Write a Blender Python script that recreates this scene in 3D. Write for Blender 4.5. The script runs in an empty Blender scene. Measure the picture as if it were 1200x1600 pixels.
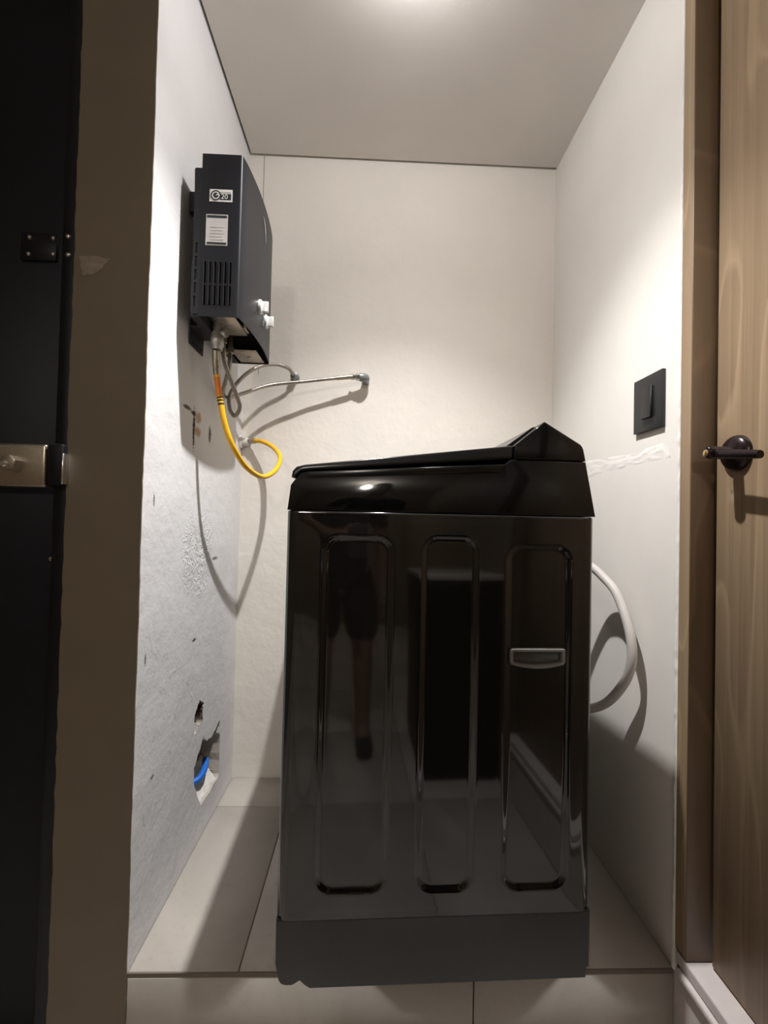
import bpy, bmesh, math, random
from mathutils import Vector, Matrix, noise

random.seed(7)
S = bpy.context.scene
COL = S.collection

# ------------------------------------------------------------------ camera, light, exposure
cam_d = bpy.data.cameras.new('camera')
cam = bpy.data.objects.new('camera', cam_d); COL.objects.link(cam)
cam_d.sensor_fit = 'VERTICAL'; cam_d.sensor_height = 36.0; cam_d.lens = 36.0 * 680.0 / 1600.0
cam_d.clip_start = 0.02
cr = Vector((0.9992615, -0.03081031, 0.02296058)); cu = Vector((-0.02348942, -0.01691355, 0.999581)); cf = Vector((0.03040906, 0.99938214, 0.01762478))
cam.matrix_world = Matrix(((cr.x, cu.x, -cf.x, 0), (cr.y, cu.y, -cf.y, 0), (cr.z, cu.z, -cf.z, 0.9), (0, 0, 0, 1)))
S.camera = cam

W = bpy.data.worlds.new('world'); S.world = W; W.use_nodes = True
W.node_tree.nodes['Background'].inputs[0].default_value = (0.02, 0.02, 0.022, 1)
W.node_tree.nodes['Background'].inputs[1].default_value = 1.0

LAMP = (0.072, 0.860, 2.1773)          # ceiling downlight of the laundry niche
sp = bpy.data.lights.new('downlight_beam', 'SPOT'); sp.energy = 12.0; sp.color = (1.0, 0.98, 0.975)
sp.spot_size = math.radians(128); sp.spot_blend = 0.8; sp.shadow_soft_size = 0.014
spo = bpy.data.objects.new('downlight_beam', sp); COL.objects.link(spo); spo.location = (LAMP[0], LAMP[1], LAMP[2] - 0.012)
nb = bpy.data.lights.new('downlight_core_beam', 'SPOT'); nb.energy = 104.0; nb.color = (1.0, 0.98, 0.975)
nb.spot_size = math.radians(100); nb.spot_blend = 1.0; nb.shadow_soft_size = 0.014
nbo = bpy.data.objects.new('downlight_core_beam', nb); COL.objects.link(nbo)
dp = bpy.data.lights.new('downlight_ceiling_fill', 'POINT'); dp.energy = 5.5; dp.color = (1.0, 0.98, 1.0); dp.shadow_soft_size = 0.014  # added point fill at the downlight, brightens ceiling and upper walls
dpo = bpy.data.objects.new('downlight_ceiling_fill', dp); COL.objects.link(dpo)
HALL = (-0.42, -2.1, 2.1773)           # ceiling lamp of the corridor behind the camera
hp = bpy.data.lights.new('corridor_lamp_light', 'POINT'); hp.energy = 31.0; hp.color = (1.0, 0.93, 0.84); hp.shadow_soft_size = 0.05
hpo = bpy.data.objects.new('corridor_lamp_light', hp); COL.objects.link(hpo); hpo.location = (HALL[0], HALL[1], HALL[2] - 0.10)

S.view_settings.view_transform = 'Standard'; S.view_settings.look = 'None'
S.view_settings.gamma = 1.0; S.view_settings.use_curve_mapping = False
S.view_settings.exposure = 0.32

# ------------------------------------------------------------------ room measures (metres, z = 0 is the raised niche floor)
XL, XR, YF, YB, ZC, ZF = -0.4565, 0.6393, 0.8827, 1.531, 2.1773, -0.20

# ------------------------------------------------------------------ material helpers
class NB:
    def __init__(s, name):
        s.m = bpy.data.materials.new(name); s.m.use_nodes = True
        s.t = s.m.node_tree; s.b = s.t.nodes['Principled BSDF']; s._c = None
    def n(s, kind, **kw):
        x = s.t.nodes.new(kind)
        for k, v in kw.items(): setattr(x, k, v)
        return x
    def l(s, a, b): s.t.links.new(a, b)
    def coord(s):
        if s._c is None: s._c = s.n('ShaderNodeTexCoord').outputs['Object']
        return s._c
    def mapped(s, scale=(1, 1, 1), loc=(0, 0, 0), rot=(0, 0, 0), src=None):
        m = s.n('ShaderNodeMapping'); m.inputs['Scale'].default_value = scale; m.inputs['Location'].default_value = loc; m.inputs['Rotation'].default_value = rot
        s.l(src or s.coord(), m.inputs['Vector']); return m.outputs[0]
    def noise(s, scale, detail=4, rough=.55, dist=0, vec=None):
        x = s.n('ShaderNodeTexNoise'); x.inputs['Scale'].default_value = scale; x.inputs['Detail'].default_value = detail
        x.inputs['Roughness'].default_value = rough; x.inputs['Distortion'].default_value = dist
        s.l(vec or s.coord(), x.inputs['Vector']); return x.outputs['Fac']
    def ramp(s, fac, stops, interp='LINEAR'):
        r = s.n('ShaderNodeValToRGB'); r.color_ramp.interpolation = interp
        e = r.color_ramp.elements
        while len(e) < len(stops): e.new(.5)
        for i, (p, c) in enumerate(stops):
            e[i].position = p; e[i].color = (c, c, c, 1) if isinstance(c, (int, float)) else (*c, 1)
        s.l(fac, r.inputs[0]); return r.outputs[0]
    def math(s, op, a, b=None, clamp=False):
        m = s.n('ShaderNodeMath', operation=op, use_clamp=clamp)
        for i, v in enumerate((a, b)):
            if v is None: continue
            if isinstance(v, (int, float)): m.inputs[i].default_value = v
            else: s.l(v, m.inputs[i])
        return m.outputs[0]
    def mix(s, fac, a, b, mode='MIX'):
        m = s.n('ShaderNodeMix', data_type='RGBA', blend_type=mode)
        for i, v in ((0, fac), (6, a), (7, b)):
            if isinstance(v, (int, float)): m.inputs[i].default_value = v
            elif isinstance(v, tuple): m.inputs[i].default_value = (*v, 1)
            else: s.l(v, m.inputs[i])
        return m.outputs[2]
    def bump(s, h, strength=.3, dist=.002, prev=None):
        b = s.n('ShaderNodeBump'); b.inputs['Strength'].default_value = strength; b.inputs['Distance'].default_value = dist
        s.l(h, b.inputs['Height'])
        if prev is not None: s.l(prev, b.inputs['Normal'])
        return b.outputs[0]
    def blob(s, y, z, ry, rz, ax=('Y', 'Z'), edge=.35, nscale=40, namp=.6):
        """a ragged wear mark around a point of the surface, 0..1"""
        sx = s.n('ShaderNodeSeparateXYZ'); s.l(s.coord(), sx.inputs[0])
        a = s.math('DIVIDE', s.math('SUBTRACT', sx.outputs[ax[0]], y), ry); b = s.math('DIVIDE', s.math('SUBTRACT', sx.outputs[ax[1]], z), rz)
        d = s.math('SQRT', s.math('ADD', s.math('MULTIPLY', a, a), s.math('MULTIPLY', b, b)))
        d = s.math('ADD', d, s.math('MULTIPLY', s.math('SUBTRACT', s.noise(nscale, 5, .7), .5), namp * 2))
        return s.ramp(d, [(1 - edge, 1.0), (1.0, 0.0)])
    def out(s, color=None, rough=None, normal=None, metallic=None, **kw):
        def put(k, v):
            if v is None: return
            i = s.b.inputs[k]
            if isinstance(v, (int, float)): i.default_value = v
            elif isinstance(v, tuple): i.default_value = (*v, 1) if len(v) == 3 else v
            else: s.l(v, i)
        put('Base Color', color); put('Roughness', rough); put('Normal', normal); put('Metallic', metallic)
        for k, v in kw.items(): put(k, v)
        return s.m

def simple(name, col, rough=.5, metal=0.0, var=.06, nscale=30, bump=0.0, bscale=200, **kw):
    b = NB(name)
    c = b.mix(b.ramp(b.noise(nscale), [(.3, 0.0), (.7, 1.0)]), tuple(x * (1 - var) for x in col), tuple(min(1, x * (1 + var)) for x in col))
    n = b.bump(b.noise(bscale, 3), bump, .001) if bump else None
    return b.out(c, rough, n, metal, **kw)

def plaster(name, base, rough_amt, stains=(), scar=False):
    b = NB(name)
    c = b.mix(b.ramp(b.noise(5, 6), [(.3, 0.0), (.7, 1.0)]), tuple(x * .95 for x in base), base)
    n = b.bump(b.noise(7, 5, .6), .5 * rough_amt, .012)
    n = b.bump(b.noise(48, 4, .55), .22 * rough_amt, .003, n)
    n = b.bump(b.ramp(b.noise(130, 2, .5), [(.60, 0.0), (.78, 1.0)]), .08 * rough_amt, .002, n)
    if scar:
        lump = b.math('MULTIPLY', b.blob(1.18, .80, .12, .13, nscale=14, namp=.5, edge=.6), b.ramp(b.noise(38, 4, .7, 1.5), [(.45, 0.0), (.62, 1.0)]))
        n = b.bump(lump, .6, .005, n)
        lump2 = b.math('MULTIPLY', b.blob(1.05, .35, .30, .55, nscale=5, namp=.5, edge=.7), b.ramp(b.noise(24, 3, .6, .6, b.mapped((1, 1, .35))), [(.58, 0.0), (.70, 1.0)]))
        n = b.bump(lump2, .3, .003, n)
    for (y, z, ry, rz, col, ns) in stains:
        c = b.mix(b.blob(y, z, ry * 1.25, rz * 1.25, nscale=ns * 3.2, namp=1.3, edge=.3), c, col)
    return b.out(c, .75, n, None, **{'Specular IOR Level': .25})

M = {}
M['wall_left'] = plaster('raw_white_plaster', (.78, .775, .775), 1.0, scar=True, stains=[
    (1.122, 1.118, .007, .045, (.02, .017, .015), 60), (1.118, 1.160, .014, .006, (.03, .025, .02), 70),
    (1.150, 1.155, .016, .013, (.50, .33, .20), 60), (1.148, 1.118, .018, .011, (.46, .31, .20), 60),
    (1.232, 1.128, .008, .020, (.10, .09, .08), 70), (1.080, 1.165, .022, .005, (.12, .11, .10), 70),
    (1.165, .572, .010, .004, (.10, .09, .08), 80), (1.30, .775, .022, .004, (.22, .21, .19), 80), (.93, .93, .003, .012, (.2, .19, .18), 80),
    (.915, .60, .003, .010, (.2, .19, .18), 80), (.96, .335, .006, .004, (.22, .2, .18), 80)])
M['wall_back'] = plaster('warm_white_plaster', (.76, .72, .655), .8)
M['wall_right'] = plaster('smooth_white_plaster', (.77, .74, .69), .16)
M['ceiling'] = plaster('ceiling_paint', (.74, .70, .655), .10)
M['patch'] = plaster('filler_plaster', (.83, .80, .76), .5)
M['jamb'] = simple('tan_wall_paint', (.150, .117, .078), .6, var=.05, nscale=9, bump=.12, bscale=120)
M['jamb_mark'] = simple('tan_touch_up_paint', (.235, .195, .145), .7, var=.2, nscale=60)
M['corridor_wall'] = simple('corridor_paint', (.22, .175, .12), .6, nscale=6, bump=.1)
M['cement'] = plaster('hole_cement', (.52, .48, .43), 1.6, stains=[(1.215, .36, .03, .03, (.07, .04, .035), 30)])
M['rubble'] = plaster('white_rubble', (.82, .79, .74), 2.0)
M['shadow_gap'] = simple('grey_reveal', (.10, .095, .09), .9)

def tile_mat():
    b = NB('beige_grey_stoneware')
    c = b.mix(b.ramp(b.noise(3.5, 8, .6, .8), [(.3, 0.0), (.72, 1.0)]), (.41, .378, .34), (.53, .49, .445))
    c = b.mix(b.ramp(b.noise(60, 3), [(.6, 0.0), (.75, .35)]), c, (.34, .30, .26))
    return b.out(c, b.ramp(b.noise(9, 3), [(.2, .42), (.8, .58)]), b.bump(b.noise(90, 3), .06, .001), None)
M['tile'] = tile_mat()
M['grout'] = simple('dark_grout', (.17, .14, .115), .9)

def wood(name, dark, mid, light, vertical=True, s=1.0, knots=False, rough=.45):
    b = NB(name)
    v = b.mapped((1.0 * s, 9 * s, .55 * s))
    ring = b.n('ShaderNodeTexWave', wave_type='BANDS', bands_direction='Y', wave_profile='SAW')
    ring.inputs['Scale'].default_value = 1.1; ring.inputs['Distortion'].default_value = 9; ring.inputs['Detail'].default_value = 3; ring.inputs['Detail Scale'].default_value = .6
    b.l(v, ring.inputs['Vector'])
    fine = b.noise(1, 3, .6, 0, b.mapped((60, 260 * s, 4)))
    c = b.mix(b.ramp(b.noise(1.2, 4, .6, .8, v), [(.25, 0.0), (.75, 1.0)]), dark, light)
    c = b.mix(b.ramp(ring.outputs['Fac'], [(0, 0.0), (.85, .6), (1, 0.0)]), c, mid)
    c = b.mix(b.ramp(fine, [(.35, .30), (.6, 0.0)]), c, tuple(x * .72 for x in mid))
    fig = b.math('FRACT', b.math('MULTIPLY', b.noise(1.0, 2, .45, .35, b.mapped((1.0, 5.5 * s, .75 * s), (3.1, 1.7, .4))), 11.0))
    c = b.mix(b.ramp(fig, [(0, 0.0), (.80, .10), (.93, .55), (1.0, 0.0)]), c, tuple(min(1, x * 1.22) for x in light))
    if knots:
        c = b.mix(b.blob(.801, .921, .004, .006, nscale=200, namp=.2), c, (.10, .07, .05))
        c = b.mix(b.math('MULTIPLY', b.blob(.797, .915, .016, .018, nscale=60, namp=.3, edge=.8), .45), c, (.48, .38, .28))
    return b.out(c, rough, b.bump(fine, .12, .0008), None)
M['door_wood'] = wood('oak_door_veneer', (.265, .185, .112), (.24, .165, .098), (.375, .272, .170), knots=True)
M['frame_wood'] = wood('brown_frame_wood', (.095, .057, .030), (.13, .082, .045), (.165, .106, .060), s=1.6)
M['sill'] = simple('pale_marble', (.66, .60, .575), .35, var=.08, nscale=14)
M['black_door'] = simple('black_painted_steel', (.004, .004, .0055), .5, var=.2, nscale=20, **{'Specular IOR Level': .2})
M['black_frame'] = simple('black_frame_steel', (.006, .006, .008), .5, var=.2, nscale=40, **{'Specular IOR Level': .25})
M['lock_steel'] = simple('brushed_lock_steel', (.50, .45, .37), .33, 1.0, var=.08, nscale=200)
M['chrome'] = simple('polished_chrome', (.88, .88, .88), .22, 1.0, var=.02)
M['knob'] = simple('silver_knob_plastic', (.72, .71, .69), .28, .45, var=.02)
M['zinc'] = simple('zinc_bolt', (.42, .38, .34), .4, 1.0)
M['bronze'] = simple('oil_rubbed_bronze', (.020, .012, .013), .24, .5, var=.2, nscale=20)
M['brass'] = simple('brass', (.72, .50, .22), .28, 1.0)
M['gloss'] = simple('gloss_black_enamel', (.0135, .0125, .0115), .055, 0, var=.04, nscale=4, **{'IOR': 1.74})
M['cover'] = simple('piano_black_plastic', (.005, .005, .0055), .055, 0, var=.05, nscale=4, **{'IOR': 1.45})
M['lid'] = simple('smoked_lid_plastic', (.010, .0105, .011), .22, 0, var=.05, nscale=4)
M['plinth'] = simple('charcoal_plastic', (.043, .043, .046), .5, 0, var=.06, nscale=60, bump=.08, bscale=900)
M['rubber'] = simple('black_rubber', (.012, .012, .012), .8)
M['grip'] = simple('grey_grip_plastic', (.23, .225, .215), .5, 0, bump=.1, bscale=600)
M['pocket'] = simple('dark_grip_pocket', (.085, .082, .08), .5, 0)
M['heater'] = simple('graphite_metallic_paint', (.0115, .012, .0155), .40, .2, var=.05, nscale=300, **{'Specular IOR Level': .35})
M['heater_dark'] = simple('heater_chassis', (.02, .02, .022), .6, .3)
M['tray'] = simple('galvanised_tray', (.42, .38, .32), .45, .8, var=.15, nscale=40)
M['tape'] = simple('thread_tape_metal', (.46, .43, .38), .4, .5, var=.25, nscale=90, bump=.5, bscale=160)
M['sticker'] = simple('silver_sticker', (.52, .50, .48), .45, .2, var=.10, nscale=50, bump=.3, bscale=90)
M['sticker_pale'] = simple('pale_sticker', (.62, .62, .58), .5, 0)
M['ink'] = simple('sticker_ink', (.012, .013, .018), .5, 0)
M['ferrule'] = simple('worn_steel_ferrule', (.36, .32, .24), .38, .85, var=.15, nscale=80)
M['yellow'] = simple('yellow_gas_hose', (.80, .43, .012), .35, 0, var=.04, nscale=40)
M['orange'] = simple('orange_hose_print', (.72, .20, .015), .4, 0)
M['white_fit'] = simple('white_taped_fitting', (.72, .69, .64), .6, 0, var=.1, nscale=90, bump=.6, bscale=150)
M['elbow'] = simple('grey_pvc_elbow', (.22, .225, .225), .35, .25, var=.06)
M['drain'] = simple('grey_drain_hose', (.47, .44, .41), .55, 0, var=.03, bump=.1)
M['switch'] = simple('matt_black_switch', (.016, .017, .018), .42, 0, var=.04)
M['blue'] = simple('blue_pipe', (.02, .16, .62), .4, 0)
M['lamp_trim'] = simple('white_lamp_trim', (.8, .8, .8), .4)
M['shirt'] = simple('black_cotton', (.010, .010, .012), .9, bump=.2, bscale=300)
M['shorts'] = simple('black_shorts', (.014, .014, .017), .9, bump=.2, bscale=300)
M['skin'] = simple('skin', (.30, .17, .11), .55, 0, var=.06)
M['hair'] = simple('dark_hair', (.012, .009, .007), .55, bump=.5, bscale=150)
M['shoe'] = simple('dark_shoe', (.02, .02, .025), .7)
M['phone'] = simple('phone_shell', (.05, .05, .055), .25)
M['eye'] = simple('eye_white', (.7, .68, .65), .25)
M['cab_top'] = simple('pale_cabinet_top', (.50, .47, .43), .4)

def braid():
    b = NB('braided_steel')
    w = b.n('ShaderNodeTexVoronoi'); w.inputs['Scale'].default_value = 320
    b.l(b.coord(), w.inputs['Vector'])
    return b.out(b.mix(w.outputs['Distance'], (.46, .42, .37), (.24, .215, .19)), .38, b.bump(w.outputs['Distance'], .4, .001), .85)
M['braid'] = braid()
def emit(name, col, strength):
    b = NB(name); return b.out((.8, .8, .8), .4, None, None, **{'Emission Color': (*col, 1), 'Emission Strength': strength})
M['lamp_glow'] = emit('lamp_glow', (1, .97, .95), 22.0)
M['hall_glow'] = emit('corridor_bulb_glow', (1, .85, .62), 14.0)

# ------------------------------------------------------------------ mesh helpers
def link(name, me, mat, parent=None):
    o = bpy.data.objects.new(name, me); COL.objects.link(o)
    if mat is not None: me.materials.append(M[mat] if isinstance(mat, str) else mat)
    if parent is not None: o.parent = parent
    return o
def from_bm(name, bm, mat, parent=None, smooth=False, angle=None):
    bmesh.ops.recalc_face_normals(bm, faces=bm.faces)
    me = bpy.data.meshes.new(name); bm.to_mesh(me); bm.free()
    if smooth:
        for p in me.polygons: p.use_smooth = True
        if angle: me.set_sharp_from_angle(angle=math.radians(angle))
    return link(name, me, mat, parent)
def tag(o, label=None, cat=None, group=None, kind=None):
    if label: o['label'] = label
    if cat: o['category'] = cat
    if group: o['group'] = group
    if kind: o['kind'] = kind
    return o
def empty(name, loc=(0, 0, 0), rz=0):
    o = bpy.data.objects.new(name, None); COL.objects.link(o); o.location = loc; o.rotation_euler = (0, 0, rz); o.empty_display_size = .1
    return o
def bm_box(bm, lo, hi, bev=0, seg=2):
    r = bmesh.ops.create_cube(bm, size=1.0)['verts']
    for v in r: v.co = Vector([(lo[i] + hi[i]) / 2 + v.co[i] * (hi[i] - lo[i]) for i in range(3)])
    if bev:
        es = {e for v in r for e in v.link_edges}
        bmesh.ops.bevel(bm, geom=list(es), offset=bev, segments=seg, affect='EDGES', profile=.5)
def box(name, lo, hi, mat, parent=None, bev=0, seg=2):
    bm = bmesh.new(); bm_box(bm, lo, hi, bev, seg)
    return from_bm(name, bm, mat, parent, bool(bev), 50)
def bm_prism(bm, poly, a0, a1, axis='y', bev=0, seg=3, lean=0.0, both=False):
    """polygon (2-d) extruded along an axis; for axis y the polygon is (x, z)"""
    def P(p, a):
        if axis == 'y': return Vector((p[0], a, p[1]))
        if axis == 'x': return Vector((a, p[0], p[1]))
        return Vector((p[0], p[1], a))
    z0 = min(p[1] for p in poly)
    A = [bm.verts.new(P(p, a0) + (Vector((0, lean * (p[1] - z0), 0)) if lean else Vector())) for p in poly]
    B = [bm.verts.new(P(p, a1)) for p in poly]
    n = len(poly)
    fa = bm.faces.new(A); fb = bm.faces.new(B[::-1])
    for i in range(n): bm.faces.new((A[(i + 1) % n], A[i], B[i], B[(i + 1) % n]))
    bm.normal_update()
    if bev:
        es = list(fa.edges) + (list(fb.edges) if both else [])
        bmesh.ops.bevel(bm, geom=es, offset=bev, segments=seg, affect='EDGES', profile=.5, clamp_overlap=True)
def prism(name, poly, a0, a1, mat, parent=None, axis='y', bev=0, seg=3, lean=0.0, both=False, angle=40):
    bm = bmesh.new(); bm_prism(bm, poly, a0, a1, axis, bev, seg, lean, both)
    return from_bm(name, bm, mat, parent, bool(bev), angle)
def rrect(x0, x1, y0, y1, r, n=6):
    out = []
    for cx, cy, a in ((x1 - r, y0 + r, -90), (x1 - r, y1 - r, 0), (x0 + r, y1 - r, 90), (x0 + r, y0 + r, 180)):
        for k in range(n + 1):
            t = math.radians(a + 90 * k / n); out.append((cx + r * math.cos(t), cy + r * math.sin(t)))
    return out
def spline(pts, per=10):
    P = [Vector(p) for p in pts]; P = [P[0] * 2 - P[1]] + P + [P[-1] * 2 - P[-2]]
    out = []
    for i in range(1, len(P) - 2):
        for k in range(per):
            t = k / per; a, b, c, d = P[i - 1], P[i], P[i + 1], P[i + 2]
            out.append(.5 * ((2 * b) + (c - a) * t + (2 * a - 5 * b + 4 * c - d) * t * t + (3 * b - a - 3 * c + d) * t ** 3))
    out.append(P[-2]); return out
def bm_tube(bm, path, rad, seg=14):
    path = [Vector(p) for p in path]; n = len(path)
    R = rad if isinstance(rad, (list, tuple)) else [rad] * n
    up = None; rings = []
    for i, p in enumerate(path):
        t = (path[min(i + 1, n - 1)] - path[max(i - 1, 0)]).normalized()
        if up is None: up = t.orthogonal().normalized()
        up = (up - t * up.dot(t)).normalized(); sd = t.cross(up)
        rings.append([bm.verts.new(p + (up * math.cos(2 * math.pi * k / seg) + sd * math.sin(2 * math.pi * k / seg)) * R[i]) for k in range(seg)])
    for a, b in zip(rings, rings[1:]):
        for k in range(seg): bm.faces.new((a[k], a[(k + 1) % seg], b[(k + 1) % seg], b[k]))
    bm.faces.new(rings[0][::-1]); bm.faces.new(rings[-1])
def tube(name, path, rad, mat, parent=None, seg=14, angle=45):
    bm = bmesh.new(); bm_tube(bm, path, rad, seg)
    return from_bm(name, bm, mat, parent, True, angle)
def lathe(name, p0, axis, prof, mat, parent=None, seg=24, angle=35):
    """prof: list of (distance along axis, radius)"""
    ax = Vector(axis).normalized()
    return tube(name, [Vector(p0) + ax * d for d, r in prof], [max(r, 1e-4) for d, r in prof], mat, parent, seg, angle) if all(prof[i][0] < prof[i + 1][0] for i in range(len(prof) - 1)) else _lathe(name, p0, ax, prof, mat, parent, seg, angle)
def _lathe(name, p0, ax, prof, mat, parent, seg, angle):
    bm = bmesh.new(); p0 = Vector(p0); u = ax.orthogonal().normalized(); v = ax.cross(u)
    rings = [[bm.verts.new(p0 + ax * d + (u * math.cos(2 * math.pi * k / seg) + v * math.sin(2 * math.pi * k / seg)) * max(r, 1e-4)) for k in range(seg)] for d, r in prof]
    for a, b in zip(rings, rings[1:]):
        for k in range(seg): bm.faces.new((a[k], a[(k + 1) % seg], b[(k + 1) % seg], b[k]))
    bm.faces.new(rings[0][::-1]); bm.faces.new(rings[-1])
    return from_bm(name, bm, mat, parent, True, angle)
def cut(o, cutters, local=None):
    if local is not None:
        bpy.context.view_layer.update()
        for c in cutters: c.matrix_world = local
    for c in cutters:
        m = o.modifiers.new('cut', 'BOOLEAN'); m.operation = 'DIFFERENCE'; m.object = c; m.solver = 'EXACT'; m.material_mode = 'TRANSFER'
    bpy.context.view_layer.update()
    dg = bpy.context.evaluated_depsgraph_get()
    me = bpy.data.meshes.new_from_object(o.evaluated_get(dg)); old = o.data
    o.modifiers.clear(); o.data = me
    for c in cutters: bpy.data.objects.remove(c, do_unlink=True)
    return o
def ragged(pts, amp, seed=0, sub=4):
    rnd = random.Random(seed); out = []
    for i, p in enumerate(pts):
        q = pts[(i + 1) % len(pts)]
        for k in range(sub):
            t = k / sub; out.append((p[0] + (q[0] - p[0]) * t + rnd.uniform(-amp, amp), p[1] + (q[1] - p[1]) * t + rnd.uniform(-amp, amp)))
    return out

# ------------------------------------------------------------------ the setting
# raised niche floor: mortar bed and tiles
fl = tag(box('floor', (XL - .02, YF + .008, ZF), (XR + .02, YB + .02, -.0025), 'grout'), 'beige-grey tiled platform floor of the laundry niche', None, None, 'structure')
def slab_tile(lo, hi, parent, z=0.0):
    g = .0013
    return box('floor_tile', (lo[0] + g, lo[1] + g, z - .010), (hi[0] - g, hi[1] - g, z), 'tile', parent, .0012, 1)
for ya, yb_ in ((YF + .002, 1.380), (1.380, YB)):
    for xa, xb in ((XL, -.240), (-.240, .360), (.360, XR)): slab_tile((xa, ya), (xb, yb_), fl)
for xa, xb in ((XL, .229), (.229, XR)):
    box('riser_tile', (xa + .0013, YF, ZF), (xb - .0013, YF + .0085, -.0105), 'tile', fl, .0012, 1)
box('edge_trim', (XL, YF + .0012, -.0105), (XR, YF + .0045, -.002), 'grout', fl)

# corridor floor
fc = tag(box('floor_corridor', (-1.5, -3.4, ZF - .06), (XR + .12, YF + .03, ZF - .0025), 'grout'), 'lower tiled corridor floor in front of the step', None, None, 'structure')
xs = [-1.5, -.971, -.371, .229, XR]; ys = [-3.4, -2.98, -2.38, -1.78, -1.18, -.58, .02, .62, YF]
for i in range(len(xs) - 1):
    for j in range(len(ys) - 1): slab_tile((xs[i], ys[j]), (xs[i + 1], ys[j + 1]), fc, ZF)

# left niche wall with the two broken holes
wl = tag(box('wall_left', (-.604, YF, ZF), (XL, YB + .10, ZC + .12), 'wall_left'), 'rough white plastered left wall with two broken holes', None, None, 'structure')
wl.data.materials.append(M['cement'])
h1 = [(1.2165, .3938), (1.2502, .3746), (1.2376, .3568), (1.245, .3215), (1.213, .3242), (1.1838, .3126), (1.1841, .3632), (1.2039, .3853)]
h2 = [(1.3847, .2611), (1.3889, .2114), (1.3978, .1072), (1.3824, .0864), (1.2497, .0843), (1.1944, .1712), (1.1948, .222), (1.2186, .252), (1.258, .276), (1.2692, .256), (1.32, .240)]
c1 = prism('cutter', ragged(h1, .0035, 3), XL - .055, XL + .01, 'cement', None, 'x')
c2 = prism('cutter', ragged(h2, .004, 5), XL - .060, XL + .01, 'cement', None, 'x')
cut(wl, [c1, c2])
# rubble lining in the lower hole
bm = bmesh.new()
gy, gz = 26, 12
grid = [[bm.verts.new((XL - .052 + .047 * (1 - j / gz) ** 1.3 + .006 * noise.noise((i * .45, j * .6, 2.0)), 1.205 + .182 * i / gy, .080 + .075 * j / gz)) for j in range(gz + 1)] for i in range(gy + 1)]
for i in range(gy):
    for j in range(gz): bm.faces.new((grid[i][j], grid[i + 1][j], grid[i + 1][j + 1], grid[i][j + 1]))
tag(from_bm('plaster_rubble', bm, 'rubble', wl, True), 'crumbled white plaster at the foot of the hole')
# end face of that wall, painted tan, with uneven edges
rnd = random.Random(11); L_, R_ = [], []
zz = ZF
while zz < ZC + .1:
    L_.append((-.6045 + rnd.uniform(-.0012, .0012) + .0012 * noise.noise((zz * 4, 0, 3)), zz)); R_.append((XL + .0005 + rnd.uniform(-.0006, .0006) + .0008 * noise.noise((zz * 5, 7, 1)), zz)); zz += .022
tag(prism('wall_left_end', L_ + R_[::-1], YF - .003, YF + .0005, 'jamb'), 'tan painted end face of the left wall beside the black door', None, None, 'structure')
wle = bpy.data.objects['wall_left_end']
prism('touch_up_mark', ragged([(-.594, 1.4145), (-.552, 1.413), (-.534, 1.408), (-.549, 1.392), (-.562, 1.378), (-.586, 1.374)], .0015, 4), YF - .0036, YF - .003, 'jamb_mark', wle)

wb = tag(box('wall_back', (XL - .10, YB, -.05), (XR + .10, YB + .10, ZC + .12), 'wall_back'), 'warm white plastered back wall of the niche', None, None, 'structure')
box('panel_joint', (-.4062, YB - .0006, 1.40), (-.4048, YB + .001, ZC), 'shadow_gap', wb)
wr = tag(box('wall_right', (XR, .884, ZF), (XR + .12, YB + .10, ZC + .12), 'wall_right'), 'smooth white right wall with the black switch', None, None, 'structure')
# filler patch under the switch, a low lumpy relief
bm = bmesh.new(); rows = []
tops = [(.912, 1.052), (.924, 1.075), (.938, 1.0895), (.968, 1.083), (1.018, 1.0795), (1.10, 1.081), (1.205, 1.0885), (1.30, 1.092)]
bots = [(.912, 1.047), (.938, 1.0435), (1.017, 1.046), (1.11, 1.043), (1.206, 1.039), (1.30, 1.034)]
def lerp(tab, v):
    for (a, b), (c, d) in zip(tab, tab[1:]):
        if v <= c: return b + (d - b) * (v - a) / (c - a)
    return tab[-1][1]
for k in range(79):
    y_ = .9120 + .005 * k - .0001; zb_, zt_ = lerp(bots, y_) + .0012 * noise.noise((y_ * 60, 3, 1)), lerp(tops, y_) + .0015 * noise.noise((y_ * 60, 9, 1))
    rows.append([bm.verts.new((XR + .0006 - (.0018 * (.55 + .9 * noise.noise((y_ * 26, q * 1.1, 5))) if 0 < q < 8 else 0), y_, zb_ + (zt_ - zb_) * q / 8)) for q in range(9)])
for a, b in zip(rows, rows[1:]):
    for q in range(8): bm.faces.new((a[q], a[q + 1], b[q + 1], b[q]))
tag(from_bm('filler_patch', bm, 'patch', wr, True), 'lighter band of wall filler')
# chipped plaster edge against the door frame
bm = bmesh.new(); rnd = random.Random(5); zz = 0.0; prev = None
while zz < 2.17:
    w = .004 + .009 * max(0, noise.noise((zz * 7, 1, 4))) + rnd.uniform(0, .0025); d = .0015 + rnd.uniform(0, .0026)
    row = [bm.verts.new((XR + .0003, .8835 + w, zz)), bm.verts.new((XR - d, .8835 + w * .6, zz)), bm.verts.new((XR - d * .8, .8805, zz)), bm.verts.new((XR + .004, .8800, zz))]
    if prev:
        for i in range(3): bm.faces.new((prev[i], prev[i + 1], row[i + 1], row[i]))
    prev = row; zz += .009
from_bm('plaster_edge', bm, 'patch', wr, True)

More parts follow.
